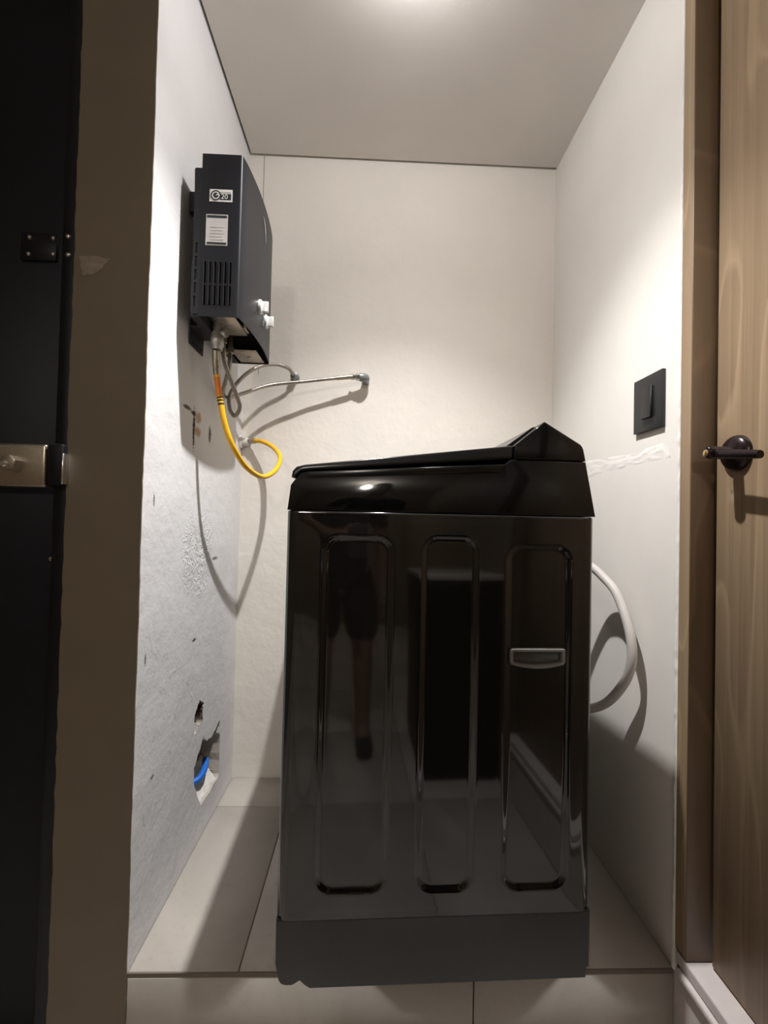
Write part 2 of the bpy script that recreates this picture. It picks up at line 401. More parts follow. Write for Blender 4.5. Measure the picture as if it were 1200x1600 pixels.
# ceiling slab with a narrow reveal along the left and back walls
tag(box('ceiling', (XL + .007, -3.4, ZC), (XR + .10, YB - .009, ZC + .02), 'ceiling'), 'off-white flat ceiling with thin reveal at the walls', None, None, 'structure')
tag(box('ceiling_reveal', (-1.6, -3.5, ZC + .021), (XR + .12, YB + .10, ZC + .10), 'shadow_gap'), 'dark recess above the ceiling edge', None, None, 'structure')
tag(box('ceiling_corridor', (-1.5, -3.4, ZC), (XL + .006, YF - .003, ZC + .02), 'ceiling'), 'ceiling over the corridor by the black door', None, None, 'structure')

# corridor shell behind the camera
tag(box('wall_corridor_left', (-1.6, -3.5, ZF), (-1.5, 1.0, ZC + .02), 'corridor_wall'), 'tan corridor wall on the far left', None, None, 'structure')
tag(box('wall_corridor_rear', (-1.6, -3.5, ZF), (XR + .12, -3.4, ZC + .02), 'corridor_wall'), 'tan wall at the far end of the corridor', None, None, 'structure')
tag(box('wall_corridor_right', (XR, -3.4, ZF), (XR + .12, -.055, ZC + .02), 'corridor_wall'), 'tan corridor wall before the wooden door', None, None, 'structure')
tag(box('wall_over_door', (XR, -.055, 2.115), (XR + .12, .884, ZC + .02), 'wall_right'), 'white wall strip above the wooden door', None, None, 'structure')
tag(box('wall_under_door', (XR, -.055, ZF), (XR + .12, .884, .005), 'sill'), 'white step wall under the wooden door', None, None, 'structure')
tag(box('wall_behind_door', (XR + .121, -.2, ZF), (XR + .16, 1.0, ZC), 'corridor_wall'), 'wall behind the closed wooden door', None, None, 'structure')

# wooden door with its frame, sill and lever handle
tf = tag(empty('trim_1', (0, 0, 0)), 'brown wooden frame around the oak door', None, None, 'structure')
box('frame_post', (XR - .0012, .8495, .046), (XR + .115, .8797, 2.112), 'frame_wood', tf, .0012, 1)
box('frame_lit_strip', (XR - .0016, .8510, .052), (XR - .0008, .8792, 2.110), 'door_wood', tf)  # lighter wood sheet paints in the lit side face of the post
box('frame_post', (XR - .0012, -.052, .046), (XR + .115, -.020, 2.112), 'frame_wood', tf, .0012, 1)
box('frame_head', (XR - .0012, -.020, 2.080), (XR + .115, .8495, 2.112), 'frame_wood', tf, .0012, 1)
ts = tag(empty('trim_2', (0, 0, 0)), 'pale marble door sill with a stepped nosing', None, None, 'structure')
box('sill_slab', (XR - .002, -.055, .020), (XR + .115, .8800, .045), 'sill', ts, .004, 3)
box('sill_nosing', (XR - .010, -.055, .004), (XR + .05, .8690, .019), 'sill', ts, .005, 3)
dr = tag(empty('door_2', (XR + .042, 0, .046)), 'light oak veneer door with a dark lever handle', None, None, 'structure')
dx = XR + .042
d0 = box('door_leaf', (0, -.016, .003), (.040, .8385, 2.030), 'door_wood', dr, .0015, 1)
hy, hz = .7898, 1.0393 - .046
hnd = lathe('door_handle', (.001, hy, hz), (-1, 0, 0), [(0, .0335), (.0035, .0335), (.007, .0325), (.011, .029), (.0145, .022), (.0165, .0125), (.02, .0115), (.054, .0112), (.060, .0108), (.0615, .009)], 'bronze', dr, 32, 50)
bm = bmesh.new()
pr = [(hy + .010, .0095), (hy - .02, .0098), (hy - .06, .0080), (hy - .088, .0078), (hy - .094, .0070)]
rows = []
for y_, h_ in pr:
    rows.append([bm.verts.new((-.046 - .0065 * math.cos(a) + (.004 if y_ < hy - .08 else 0), y_, hz - .003 - (hy - y_) * .15 + h_ * math.sin(a))) for a in [2 * math.pi * (k + .5) / 12 for k in range(12)]])
for a, b in zip(rows, rows[1:]):
    for k in range(12): bm.faces.new((a[k], a[(k + 1) % 12], b[(k + 1) % 12], b[k]))
bm.faces.new(rows[0]); bm.faces.new(rows[-1][::-1])
from_bm('lever', bm, 'bronze', hnd, True, 50)
cyl = lathe('lock_cylinder', (-.0592, hy, hz - .002), (-1, 0, 0), [(0, .0068), (.0016, .0068), (.0019, .0060)], 'brass', hnd, 20)
box('keyhole', (-.0615, hy - .0006, hz - .0055), (-.0609, hy + .0006, hz + .0015), 'ink', hnd)

# black metal door on the left with its lock
db = tag(empty('door_1', (0, 0, 0)), 'black sheet steel door with a rim lock', None, None, 'structure')
box('door_leaf', (-1.48, .905, ZF + .01), (-.640, .945, 2.12), 'black_door', db, .002, 1)
box('door_stop', (-.636, .889, ZF), (-.604, .945, 2.16), 'black_frame', db, .002, 1)
box('door_header', (-1.499, .889, 2.125), (-.637, .945, 2.17), 'black_frame', db, .002, 1)
st = box('strap_plate', (-.725, .898, 1.412), (-.653, .905, 1.468), 'black_frame', db, .001, 1)
for x_, z_ in ((-.7065, 1.4575), (-.6595, 1.4575), (-.7075, 1.4235), (-.6585, 1.4250)):
    lathe('bolt', (x_, .8985, z_), (0, -1, 0), [(0, .0046), (.0018, .0046), (.0033, .0036), (.0042, .002)], 'zinc', st, 14)
for x_, z_ in ((-.6240, 1.4570), (-.6225, 1.4195), (-.6455, .8050)):
    lathe('bolt', (x_, .8905 if x_ > -.64 else .906, z_), (0, -1, 0), [(0, .0050), (.002, .0050), (.004, .0038), (.0048, .002)], 'zinc', db, 14)
lk = box('rim_lock', (-.790, .868, .9480), (-.6370, .9045, 1.0325), 'lock_steel', db, .005, 3)
poly = [(-.6935 + .0165 * math.cos(math.radians(a)), .992 + .0155 * math.sin(math.radians(a))) for a in (20, 75, 130, 200, 255, 320)]
kb = prism('lock_knob', poly, .846, .869, 'lock_steel', lk, 'y', .002, 2)
lathe('key_cylinder', (-.6980, .8465, .990), (0, -1, 0), [(0, .0062), (.003, .0062), (.0042, .005)], 'chrome', kb, 18)
box('face_groove', (-.728, .8675, 1.0245), (-.645, .8690, 1.0265), 'chrome', lk)
for x_, z_ in ((-.7255, 1.027), (-.7270, .9580)): lathe('screw', (x_, .869, z_), (0, -1, 0), [(0, .0026), (.0015, .002)], 'ink', lk, 10)
sk = box('strike_box', (-.6330, .866, .9520), (-.6035, .9000, 1.0335), 'black_frame', db, .003, 2)
box('strike_edge', (-.6040, .8640, .9545), (-.6005, .8800, 1.0150), 'chrome', sk, .001, 1)

# ------------------------------------------------------------------ ceiling lamps
dl = tag(empty('recessed_downlight', LAMP), 'white recessed downlight in the niche ceiling', 'lamp')
_lathe('trim_ring', (0, 0, .003), Vector((0, 0, -1)), [(0, .030), (0, .046), (.004, .046), (.006, .043), (.006, .032), (.002, .030)], 'lamp_trim', dl, 32, 40)
lathe('diffuser', (0, 0, .001), (0, 0, -1), [(0, .0295), (.004, .0290), (.009, .024), (.012, .016), (.0135, .006)], 'lamp_glow', dl, 24)
spo.parent = dl; spo.location = (0, 0, -.030)
nbo.parent = dl; nbo.location = (0, 0, -.030)
dpo.parent = dl; dpo.location = (0, 0, -.034)
hl = tag(empty('corridor_ceiling_lamp', HALL), 'small warm ceiling lamp in the corridor behind the camera', 'lamp')
lathe('lamp_base', (0, 0, .001), (0, 0, -1), [(0, .06), (.012, .06), (.018, .05), (.02, .022), (.045, .022)], 'lamp_trim', hl, 24)
lathe('bulb', (0, 0, -.042), (0, 0, -1), [(0, .018), (.012, .026), (.03, .031), (.045, .026), (.055, .012)], 'hall_glow', hl, 24, 80)
hpo.parent = hl; hpo.location = (0, 0, -.15)

# ------------------------------------------------------------------ washing machine
WM = tag(empty('washing_machine', (-.1613, .8357, 0), math.radians(1.7135)), 'black top-loading washing machine seen from its side on the tiled platform', 'washing machine')
D, WD = .6126, .600
ZS, ZP = .9140, .1412
recs = [(.068, .211, .186, .8705), (.2600, .3770, .184, .8745), (.4275, .5660, .1835, .8595)]
def sd_rr(x, z, r, rad=.036):
    cx, cz, hx, hz_ = (r[0] + r[1]) / 2, (r[2] + r[3]) / 2, (r[1] - r[0]) / 2 - rad, (r[3] - r[2]) / 2 - rad
    qx, qz = abs(x - cx) - hx, abs(z - cz) - hz_
    return math.hypot(max(qx, 0), max(qz, 0)) + min(max(qx, qz), 0) - rad
def sstep(a, b, v):
    t = min(1, max(0, (v - a) / (b - a))); return t * t * (3 - 2 * t)
GX0, GX1, GZ0, GZ1 = .4393, .5500, .6155, .6545
def grip_sd(x, z):
    zb = .6245 - .009 * (1 - ((x - (GX0 + GX1) / 2) / ((GX1 - GX0) / 2)) ** 2)
    r = .005
    cx, hx = (GX0 + GX1) / 2, (GX1 - GX0) / 2 - r
    cz, hz_ = (zb + GZ1) / 2, (GZ1 - zb) / 2 - r
    qx, qz = abs(x - cx) - hx, abs(z - cz) - hz_
    return math.hypot(max(qx, 0), max(qz, 0)) + min(max(qx, qz), 0) - r
def depth(x, z):
    d = 0
    for r in recs: d += .0055 * (1 - sstep(-.0150, .0, sd_rr(x, z, r)))
    # sheet metal bows out a little between its folded edges
    u = (z - .53) / .385; w = (x - D / 2) / (D / 2)
    d -= .007 * (1 - u * u) * (1 - .6 * w * w)
    if grip_sd(x, z) < -.004: d += .012
    return d
RC = .022
plan = []
for k in range(7):
    t = math.radians(180 + 90 * k / 6); plan.append((RC + RC * math.cos(t), RC + RC * math.sin(t), False))
nx = 260
for k in range(1, nx): plan.append((RC + (D - 2 * RC) * k / nx, 0.0, True))
for k in range(7):
    t = math.radians(270 + 90 * k / 6); plan.append((D - RC + RC * math.cos(t), RC + RC * math.sin(t), False))
for k in range(7):
    t = math.radians(90 * k / 6); plan.append((D - RC + RC * math.cos(t), WD - RC + RC * math.sin(t), False))
for k in range(7):
    t = math.radians(90 + 90 * k / 6); plan.append((RC + RC * math.cos(t), WD - RC + RC * math.sin(t), False))
nz = 340
verts, faces = [], []
cxm, cym = D / 2, WD / 2
for j in range(nz + 3):
    if j <= nz: z, ins = ZP + (ZS - .003 - ZP) * j / nz, 0
    else: z, ins = ZS - .003 + .003 * math.sin(math.radians(45 * (j - nz))), .003 * (1 - math.cos(math.radians(45 * (j - nz))))
    for (x, y, near) in plan:
        yy = y
        if near:
            e = sstep(0, .05, min(x - RC, D - RC - x)) * sstep(0, .02, min(z - ZP, ZS - z) + .0)
            dd = depth(x, min(z, ZS - .003)); yy = y + (dd if dd > 0 else dd * e)
        if ins:
            yy += ins if yy < cym else -ins; x += ins if x < cxm else -ins
        verts.append((x, yy, z))
m_ = len(plan)
for j in range(nz + 2):
    for i in range(m_):
        a, b = j * m_ + i, j * m_ + (i + 1) % m_
        faces.append((a, b, b + m_, a + m_))
faces.append(tuple(range(m_))[::-1]); faces.append(tuple((nz + 2) * m_ + i for i in range(m_)))
me = bpy.data.meshes.new('cabinet'); me.from_pydata(verts, [], faces); me.update()
for p in me.polygons: p.use_smooth = True
me.set_sharp_from_angle(angle=math.radians(50))
cab = link('cabinet', me, 'gloss', WM); tag(cab, 'glossy black side panel with three pressed channels')
# hand grip: rim and pocket
def grip_outline(ins, n=14):
    out = []; x0, x1, zt = GX0 + ins, GX1 - ins, GZ1 - ins
    r = max(.0045 - ins * .4, .0015)
    def zb(x): return .6245 + ins * .8 - (.009 - ins * .25) * (1 - ((x - (GX0 + GX1) / 2) / ((GX1 - GX0) / 2)) ** 2)
    for k in range(n + 1): x = x0 + r * .6 + (x1 - x0 - 1.2 * r) * k / n; out.append((x, zb(x)))
    out.append((x1, zb(x1) + r))
    for k in range(4): t = math.radians(90 * k / 3); out.append((x1 - r + r * math.cos(t), zt - r + r * math.sin(t)))
    for k in range(4): t = math.radians(90 + 90 * k / 3); out.append((x0 + r + r * math.cos(t), zt - r + r * math.sin(t)))
    out.append((x0, zb(x0) + r))
    return out
gy0 = -.0055
bm = bmesh.new()
lay = [(0, .0075), (0, .001), (.0012, -.0008), (.005, -.0008), (.0062, .0006), (.0068, .008)]
rings = []
for ins, y in lay: rings.append([bm.verts.new((p[0], gy0 + y, p[1])) for p in grip_outline(ins)])
mm = len(rings[0])
for a, b in zip(rings, rings[1:]):
    for k in range(mm): bm.faces.new((a[k], a[(k + 1) % mm], b[(k + 1) % mm], b[k]))
hg = from_bm('hand_grip', bm, 'grip', cab, True, 50); hg['label'] = 'grey hand grip set in the side panel'
bm = bmesh.new()
rings = []
for ins, y, dz in ((.0068, .0075, 0), (.0075, .012, .0005), (.010, .0155, .002)): rings.append([bm.verts.new((p[0], gy0 + y, p[1] + dz)) for p in grip_outline(ins)])
for a, b in zip(rings, rings[1:]):
    for k in range(mm): bm.faces.new((a[k], a[(k + 1) % mm], b[(k + 1) % mm], b[k]))
bm.faces.new(rings[-1])
from_bm('grip_pocket', bm, 'pocket', cab, True, 60)
# plinth with the notch by the left foot
pl = [(.0012, .1405), (.0015, .060), (.0085, .029), (.0135, .0225), (.021, .0198), (.034, .0195), (.0395, .0225), (.048, .0275), (.0565, .0195), (.067, .0125), (.604, .0112), (.606, .0315), (.6105, .0320), (.6112, .1405)]
prism('plinth', pl, .0015, WD - .002, 'plinth', WM, 'y', .004, 3)
for x_ in (.075, .54):
    for y_ in (.085, .53):
        lathe('foot', (x_, y_, .0), (0, 0, 1), [(0, .022), (.006, .023), (.010, .018), (.025, .018)], 'rubber', WM, 18)
# upper housing, lid and control console
cv = [(.0012, ZS + .0008), (.0060, .9630), (.0120, .9720), (.0260, .9868), (.0400, .9905), (.4280, 1.0165), (.4390, 1.0255), (.4470, 1.0268), (.5952, 1.0262), (.6110, ZS + .0008)]
prism('top_housing', cv, .0012, WD - .003, 'cover', WM, 'y', .0035, 3, lean=.10)
prism('lid_rim', [(.0380, .9770), (.4150, .9995), (.4275, 1.0150), (.0405, .9890)], .0070, .03, 'lid', WM, 'y', .001, 2)
ld = [(.0062, .9785), (.0078, .9910), (.0150, .9995), (.0310, 1.0040), (.4455, 1.0560), (.4462, 1.0310), (.4370, 1.0275), (.0410, .9930), (.0260, .9905), (.0135, .9770)]
prism('lid', ld, .0105, WD - .012, 'lid', WM, 'y', .004, 3, lean=.12)
cs = [(.4490, 1.0278), (.4490, 1.0560), (.5085, 1.1050), (.5105, 1.1058), (.5125, 1.1050), (.5840, 1.0620), (.5880, 1.0575), (.5906, 1.0510), (.5948, 1.0278)]
co = prism('control_console', cs, .0120, WD - .012, 'cover', WM, 'y', .0030, 3, lean=.06)
prism('console_glass', [(.4525, 1.0588), (.5055, 1.1024), (.4975, 1.1005), (.4445, 1.0608)], .05, WD - .05, 'lid', co, 'y')

# ------------------------------------------------------------------ drain hose
dh = tag(empty('drain_hose', (.455, 1.12, .42)), 'light grey drain hose looping between the machine and the right wall', 'hose')
off = Vector((-.455, -1.12, -.42))
pth = spline([(.452, 1.20, .815), (.52, 1.17, .812), (.570, 1.125, .795), (.594, 1.085, .7645), (.604, 1.040, .726), (.606, .990, .641), (.604, .990, .566), (.598, 1.042, .4860), (.575, 1.085, .4400), (.53, 1.13, .420), (.452, 1.17, .415)], 12)
tube('hose_pipe', [p + off for p in pth], .0108, 'drain', dh, 18)
for p, q in ((pth[0], pth[1]), (pth[-1], pth[-2])):
    a = (q - p).normalized(); lathe('hose_clamp', p + off + a * .004, a, [(0, .0125), (.012, .0125)], 'zinc', dh, 18)

# ------------------------------------------------------------------ gas water heater on the left wall
HS = .966
WH = tag(empty('water_heater', (XL * HS, 1.035 * HS, .9 + .472 * HS)), 'dark graphite wall-hung gas water heater above the yellow hose', 'water heater')
WH.scale = (HS, HS, HS)
O = Vector((-XL, -1.035, -1.372))
def wq(x, y, z): return wp(x / HS, y / HS, .9 + (z - .9) / HS)
def wp(*p): return Vector(p) + O
Y0, Y1 = 1.035, 1.352
XB, XF, BUL = -.4200, -.3245, .0115
def front_x(y):
    t = (y - (Y0 + Y1) / 2) / ((Y1 - Y0) / 2); return XF + BUL * (1 - t * t)
def heater_plan(ins=0.0, n=24, rc=.0065):
    out = [(XB + ins, Y0 + ins)]
    for k in range(6):
        t = math.radians(-90 + 75 * k / 5); out.append((XF - rc - ins + rc * math.cos(t), Y0 + rc + ins + rc * math.sin(t)))
    for k in range(1, n):
        y = Y0 + .012 + (Y1 - Y0 - .024) * k / n; out.append((front_x(y) - ins, y))
    for k in range(6):
        t = math.radians(15 + 75 * k / 5); out.append((XF - rc - ins + rc * math.cos(t), Y1 - rc - ins + rc * math.sin(t)))
    out.append((XB + ins, Y1 - ins)); return out
casing = prism('casing', [(p[0] + O.x, p[1] + O.y) for p in heater_plan()], 0.0, .3905, 'heater', WH, 'z')
inner = prism('cutter', [(p[0] + O.x, p[1] + O.y) for p in heater_plan(.002)], -.02, .3885, 'heater_dark', None, 'z')
cutters = [inner]
slot_x = [-.4085 + .0119 * k for k in range(6)]
for k in range(6):
    for (za, zb_) in ((1.3985, 1.4460), (1.4515, 1.5030)):
        cutters.append(box('cutter', wp(slot_x[k], 1.02, za), wp(slot_x[k] + .0042, 1.045, zb_), 'heater_dark'))
cut(casing, cutters, WH.matrix_basis.copy())
for p in casing.data.polygons: p.use_smooth = True
casing.data.set_sharp_from_angle(angle=math.radians(30))
for k in range(6):
    bm = bmesh.new(); x_ = slot_x[k] - .0028
    bm_prism(bm, [(x_ + O.x, 0), (x_ + .0028 + O.x, 0), (x_ + .0022 + O.x, -.0022), (x_ + .0008 + O.x, -.0018)], 1.4000 + O.z, 1.5030 + O.z, 'z')
    from_bm('louvre', bm, 'heater', casing)
box('inner_chassis', wp(-.4160, Y0 + .012, 1.420), wp(-.352, Y1 - .012, 1.755), 'heater_dark', WH)
# rear flange with long slots
fp = [(-.4370, 1.7230), (-.4345, 1.7270), (-.4185, 1.7270), (-.4185, 1.3780), (-.4330, 1.3760), (-.4378, 1.3830), (-.4378, 1.4930), (-.4338, 1.5120)]
bpz = prism('rear_flange', [(p[0] + O.x, p[1] + O.z) for p in fp], 1.0345 + O.y, 1.0375 + O.y, 'heater', WH, 'y')
cuts = []
for k in range(5):
    z1 = 1.5470 - k * .0318; x1 = -.4300 - k * .0004
    cuts.append(box('cutter', wp(x1, 1.02, z1 - .0250), wp(x1 + .0050, 1.05, z1), 'heater_dark'))
cut(bpz, cuts, WH.matrix_basis.copy())
box('back_plate', wp(-.4375, 1.0376, 1.372), wp(-.4195, Y1 - .003, 1.728), 'heater_dark', WH)
for y_ in (1.09, 1.30): box('wall_spacer', wp(-.4725, y_, 1.66), wp(-.4376, y_ + .02, 1.71), 'heater_dark', WH)
# lower wall bracket with screw holes
br = prism('wall_bracket', [(y_ + O.y, z_ + O.z) for y_, z_ in ((1.108, 1.400), (1.200, 1.400), (1.196, 1.334), (1.111, 1.336))], -.4700 + O.x, -.4680 + O.x, 'heater_dark', WH, 'x')
cs_ = []
for y_ in (1.1300, 1.1530, 1.1780): cs_.append(lathe('cutter', wp(-.485, y_, 1.3450), (1, 0, 0), [(0, .0042), (.03, .0042)], 'heater_dark', None, 12))
cut(br, cs_, WH.matrix_basis.copy())
box('bracket_arm', wp(-.4680, 1.110, 1.378), wp(-.4200, 1.198, 1.381), 'heater_dark', WH)
# underside
box('bottom_plate', wp(-.4170, 1.040, 1.3960), wp(-.3500, 1.200, 1.4000), 'tray', WH, .001, 1)
bt = box('drip_tray', wp(-.4100, 1.245, 1.3735), wp(-.3385, 1.343, 1.3765), 'tray', WH, .001, 1)
lathe('tray_screw', wp(-.372, 1.300, 1.3737), (0, 0, -1), [(0, .006), (.002, .006), (.003, .004)], 'zinc', bt, 14)
box('burner_rail', wp(-.4050, 1.155, 1.3990), wp(-.3420, 1.190, 1.4080), 'tray', WH)
gv = lathe('gas_inlet', wq(-.3940, 1.095, 1.4020), (0, 0, -1), [(0, .011), (.018, .011), (.019, .0145), (.036, .0155), (.040, .0128), (.056, .0165), (.078, .0172), (.083, .0138), (.090, .0135)], 'tape', WH, 16, 50)
lathe('valve_stem', wq(-.3940, 1.095, 1.3560), (1, -.25, 0), [(0, .008), (.018, .008), (.019, .011), (.026, .011)], 'tape', gv, 12)
for nm, (x_, y_) in (('water_inlet', (-.3925, 1.130)), ('water_outlet', (-.3966, 1.200))):
    lathe(nm, wq(x_, y_, 1.3930), (0, 0, -1), [(0, .0085), (.030, .0085), (.031, .0115), (.047, .0115), (.048, .008)], 'ferrule', WH, 6 if nm == 'water_inlet' else 12)
# control knobs
for (y_, z_) in ((1.1810, 1.4690), (1.2520, 1.4610)):
    x_ = front_x(y_)
    kn = lathe('control_knob', wp(x_ - .002, y_, z_), (1, 0, 0), [(0, .0195), (.005, .0190), (.0075, .0175), (.0085, .014)], 'knob', WH, 28)
    box('knob_grip', wp(x_ + .004, y_ - .0045, z_ - .0145), wp(x_ + .0225, y_ + .0045, z_ + .0145), 'knob', kn, .0015, 2)
y_ = 1.216; x_ = front_x(y_)
bd = box('display_badge', wp(x_ - .003, y_ - .0125, 1.428), wp(x_ + .0012, y_ + .0125, 1.466), 'ink', WH, .002, 2)
for zz_ in (1.4340, 1.4420, 1.4600): box('badge_mark', wp(x_ + .0012, y_ - .008, zz_), wp(x_ + .0018, y_ + .008, zz_ + .0022), 'chrome', bd)
# curved silver lettering stroke on the front
lg = []
for k in range(14):
    t = k / 13; lg.append(wp(front_x(1.188 + .034 * t) + .0004, 1.188 + .034 * t, 1.7220 - .052 * t + .010 * math.sin(t * math.pi)))
tube('brand_stroke', lg, [.0006 + .0016 * math.sin(math.pi * (k + .5) / 14) for k in range(14)], 'chrome', WH, 6)
# stickers on the side facing the camera
def side_plate(name, x0, x1, z0, z1, mat, parent, y=.0005, th=.0004):
    return box(name, wp(x0, Y0 - y, z0), wp(x1, Y0 - y + th, z1), mat, parent)
sg = side_plate('gas_type_sticker', -.4008, -.3470, 1.6475, 1.6770, 'sticker_pale', WH); sg['label'] = 'pale G 20 gas type sticker'
side_plate('sticker_panel', -.3760, -.3500, 1.6520, 1.6665, 'ink', sg, .0008)
def ring(name, cx, cz, r0, r1, mat, parent, y, a0=0, a1=360, n=28):
    bm = bmesh.new(); a = []; b = []
    for k in range(n + 1):
        t = math.radians(a0 + (a1 - a0) * k / n)
        a.append(bm.verts.new(wp(cx + r0 * math.cos(t), Y0 - y, cz + r0 * math.sin(t)))); b.append(bm.verts.new(wp(cx + r1 * math.cos(t), Y0 - y, cz + r1 * math.sin(t))))
    for k in range(n): bm.faces.new((a[k], a[k + 1], b[k + 1], b[k]))
    return from_bm(name, bm, mat, parent)
ring('sticker_ring', -.3860, 1.6622, .0092, .0122, 'ink', sg, .0011)
ring('sticker_ring', -.3860, 1.6622, .0008, .0066, 'ink', sg, .0010, 60, 360)
ring('sticker_ring', -.3860, 1.6622, .0066, .0092, 'sticker_pale', sg, .0010)
def text(name, s, cx, cz, size, mat, parent, y):
    cu_ = bpy.data.curves.new(name, 'FONT'); cu_.body = s; cu_.size = size; cu_.align_x = 'CENTER'; cu_.align_y = 'CENTER'; cu_.extrude = .0001
    o = bpy.data.objects.new(name, cu_); COL.objects.link(o); bpy.context.view_layer.update()
    me = bpy.data.meshes.new_from_object(o.evaluated_get(bpy.context.evaluated_depsgraph_get())); bpy.data.objects.remove(o, do_unlink=True)
    me.transform(Matrix.Translation(wp(cx, Y0 - y, cz)) @ Matrix.Rotation(math.radians(90), 4, 'X'))
    me.materials.clear(); return link(name, me, mat, parent)
text('sticker_text', '20', -.3655, 1.6590, .0165, 'sticker_pale', sg, .0013)
side_plate('sticker_line', -.3765, -.3500, 1.6695, 1.6715, 'sticker', sg, .0009)
sl = side_plate('rating_sticker', -.4072, -.3560, 1.5420, 1.6165, 'sticker', WH); sl['label'] = 'crinkled silver rating sticker with dark bars'
side_plate('sticker_bar', -.4050, -.3582, 1.6085, 1.6140, 'ink', sl, .0009)
side_plate('sticker_bar', -.4042, -.3582, 1.5445, 1.5495, 'ink', sl, .0009)
for k in range(5): side_plate('sticker_line', -.3985, -.3650 - .004 * (k % 2), 1.5850 - .0075 * k, 1.5858 - .0075 * k, 'tape', sl, .0008)

# ------------------------------------------------------------------ hoses under the heater
gh = tag(empty('gas_hose', (-.4033, 1.12, 1.27)), 'yellow gas hose hanging in a loop under the water heater', 'hose')
off = Vector((.4033, -1.12, -1.27))
yp = [(-.3965, 1.095, 1.312), (-.3970, 1.100, 1.285), (-.3975, 1.108, 1.257), (-.3925, 1.1085, 1.220), (-.3861, 1.11, 1.1855), (-.3759, 1.118, 1.1305), (-.3602, 1.14, 1.0773), (-.343, 1.20, 1.0349), (-.320, 1.285, 1.0175), (-.2976, 1.35, 1.0442), (-.2950, 1.405, 1.0911), (-.327, 1.455, 1.130), (-.3731, 1.485, 1.1554), (-.411, 1.505, 1.1601), (-.4330, 1.515, 1.1590)]
ysp = spline(yp, 10)
tube('hose_pipe', [p + off for p in ysp[15:]], .0074, 'yellow', gh, 16)
pr_ = tube('printed_sleeve', [p + off for p in ysp[22:36]], .0076, 'orange', gh, 16); pr_['label'] = 'orange printed start of the hose'
for a, b in ((36, 37), (38, 39), (40, 41)): tube('print_mark', [p + off for p in ysp[a:b + 1]], .0077, 'ink', pr_, 16)
tube('ferrule', [p + off for p in ysp[0:21]], [.0098 if i < 14 else .0086 for i in range(21)], 'ferrule', gh, 16)
tube('end_ferrule', [p + off for p in ysp[-14:]], .0092, 'ferrule', gh, 16)
gf = tag(empty('gas_pipe_fitting', (XL, 1.519, 1.157)), 'white taped pipe fitting in the corner where the yellow hose ends', 'pipe fitting')
lathe('wall_flange', (-.003, 0, 0), (1, -.05, .02), [(0, .024), (.008, .022), (.011, .014)], 'white_fit', gf, 12)
lathe('threaded_nut', (.005, 0, 0), (1, -.09, .05), [(0, .012), (.008, .0145), (.014, .0125), (.019, .0150), (.026, .0125), (.030, .0100)], 'white_fit', gf, 12, 60)

wa = tag(empty('water_hose', (-.3990, 1.15, 1.352)), 'braided water hose with a drop loop, arching to the short wall nut', 'hose', 'braided water hoses')
off = Vector((.3990, -1.15, -1.352))
pa = spline([(-.3925, 1.13, 1.350), (-.3895, 1.13, 1.318), (-0.3888, 1.145, 1.2945), (-0.3868, 1.2, 1.2607), (-0.3825, 1.25, 1.2233), (-0.3864, 1.26, 1.203), (-0.4011, 1.268, 1.1907), (-0.4171, 1.275, 1.2135), (-0.4229, 1.295, 1.2629), (-0.4021, 1.345, 1.3299), (-.3678, 1.395, 1.3797), (-.3269, 1.435, 1.4028), (-.2913, 1.460, 1.4020), (-.2790, 1.482, 1.3935), (-.2770, 1.500, 1.3900)], 10)
tube('hose_pipe', [p + off for p in pa], .0058, 'braid', wa, 14)
tube('hose_ferrule', [p + off for p in pa[:12]], .0068, 'ferrule', wa, 14)
na = tag(empty('wall_nut', (-.2765, YB, 1.390)), 'small grey nut on the back wall nearest the heater', 'pipe fitting')
lathe('nut', (0, .002, 0), (0, -1, 0), [(0, .016), (.004, .016), (.0045, .010), (.018, .010), (.0185, .0125), (.034, .0125), (.036, .009)], 'elbow', na, 12, 40)
wc = tag(empty('water_hose', (-.4035, 1.22, 1.352)), 'braided water hose running long and straight to the grey elbow', 'hose', 'braided water hoses')
off = Vector((.4035, -1.22, -1.352))
pb = spline([(-.3966, 1.20, 1.350), (-.3978, 1.20, 1.309), (-.4172, 1.23, 1.2741), (-.4325, 1.26, 1.2550), (-.4325, 1.30, 1.2510), (-.4066, 1.365, 1.2838), (-.3411, 1.43, 1.332), (-.2314, 1.46, 1.3574), (-.150, 1.472, 1.3730), (-.0737, 1.4825, 1.3860)], 10)
tube('hose_pipe', [p + off for p in pb], .0058, 'braid', wc, 14)
tube('hose_ferrule', [p + off for p in pb[-8:]], .0075, 'ferrule', wc, 14)
pe = tag(empty('pipe_elbow', (-.0290, YB, 1.3868)), 'grey pipe elbow on the back wall with a silver nut', 'pipe fitting')
el = spline([(0, .002, -.001), (0, -.022, 0), (-.001, -.036, 0), (-.008, -.043, 0), (-.020, -.0445, 0)], 6)
tube('elbow_body', el, [.0125] * 8 + [.0145] * (len(el) - 8), 'elbow', pe, 18)
lathe('nut', (-.019, -.0445, 0), (-1, 0, .01), [(0, .0118), (.012, .0118), (.013, .0092), (.022, .0092), (.024, .0105), (.030, .0105), (.031, .008)], 'chrome', pe, 6, 30)

# blue pipe in the broken hole
bp = tag(empty('blue_pipe', (XL - .028, 1.345, .150)), 'short blue water pipe end inside the broken wall hole', 'pipe')
tube('pipe', spline([(.000, .008, .008), (.006, -.010, .003), (.010, -.035, -.003), (.006, -.060, -.010), (-.012, -.080, -.014)], 6), .0095, 'blue', bp, 14)
lathe('pipe_cap', (.0, .007, .0078), (0, 1, .3), [(0, .0097), (.003, .009), (.006, .005)], 'blue', bp, 14, 60)

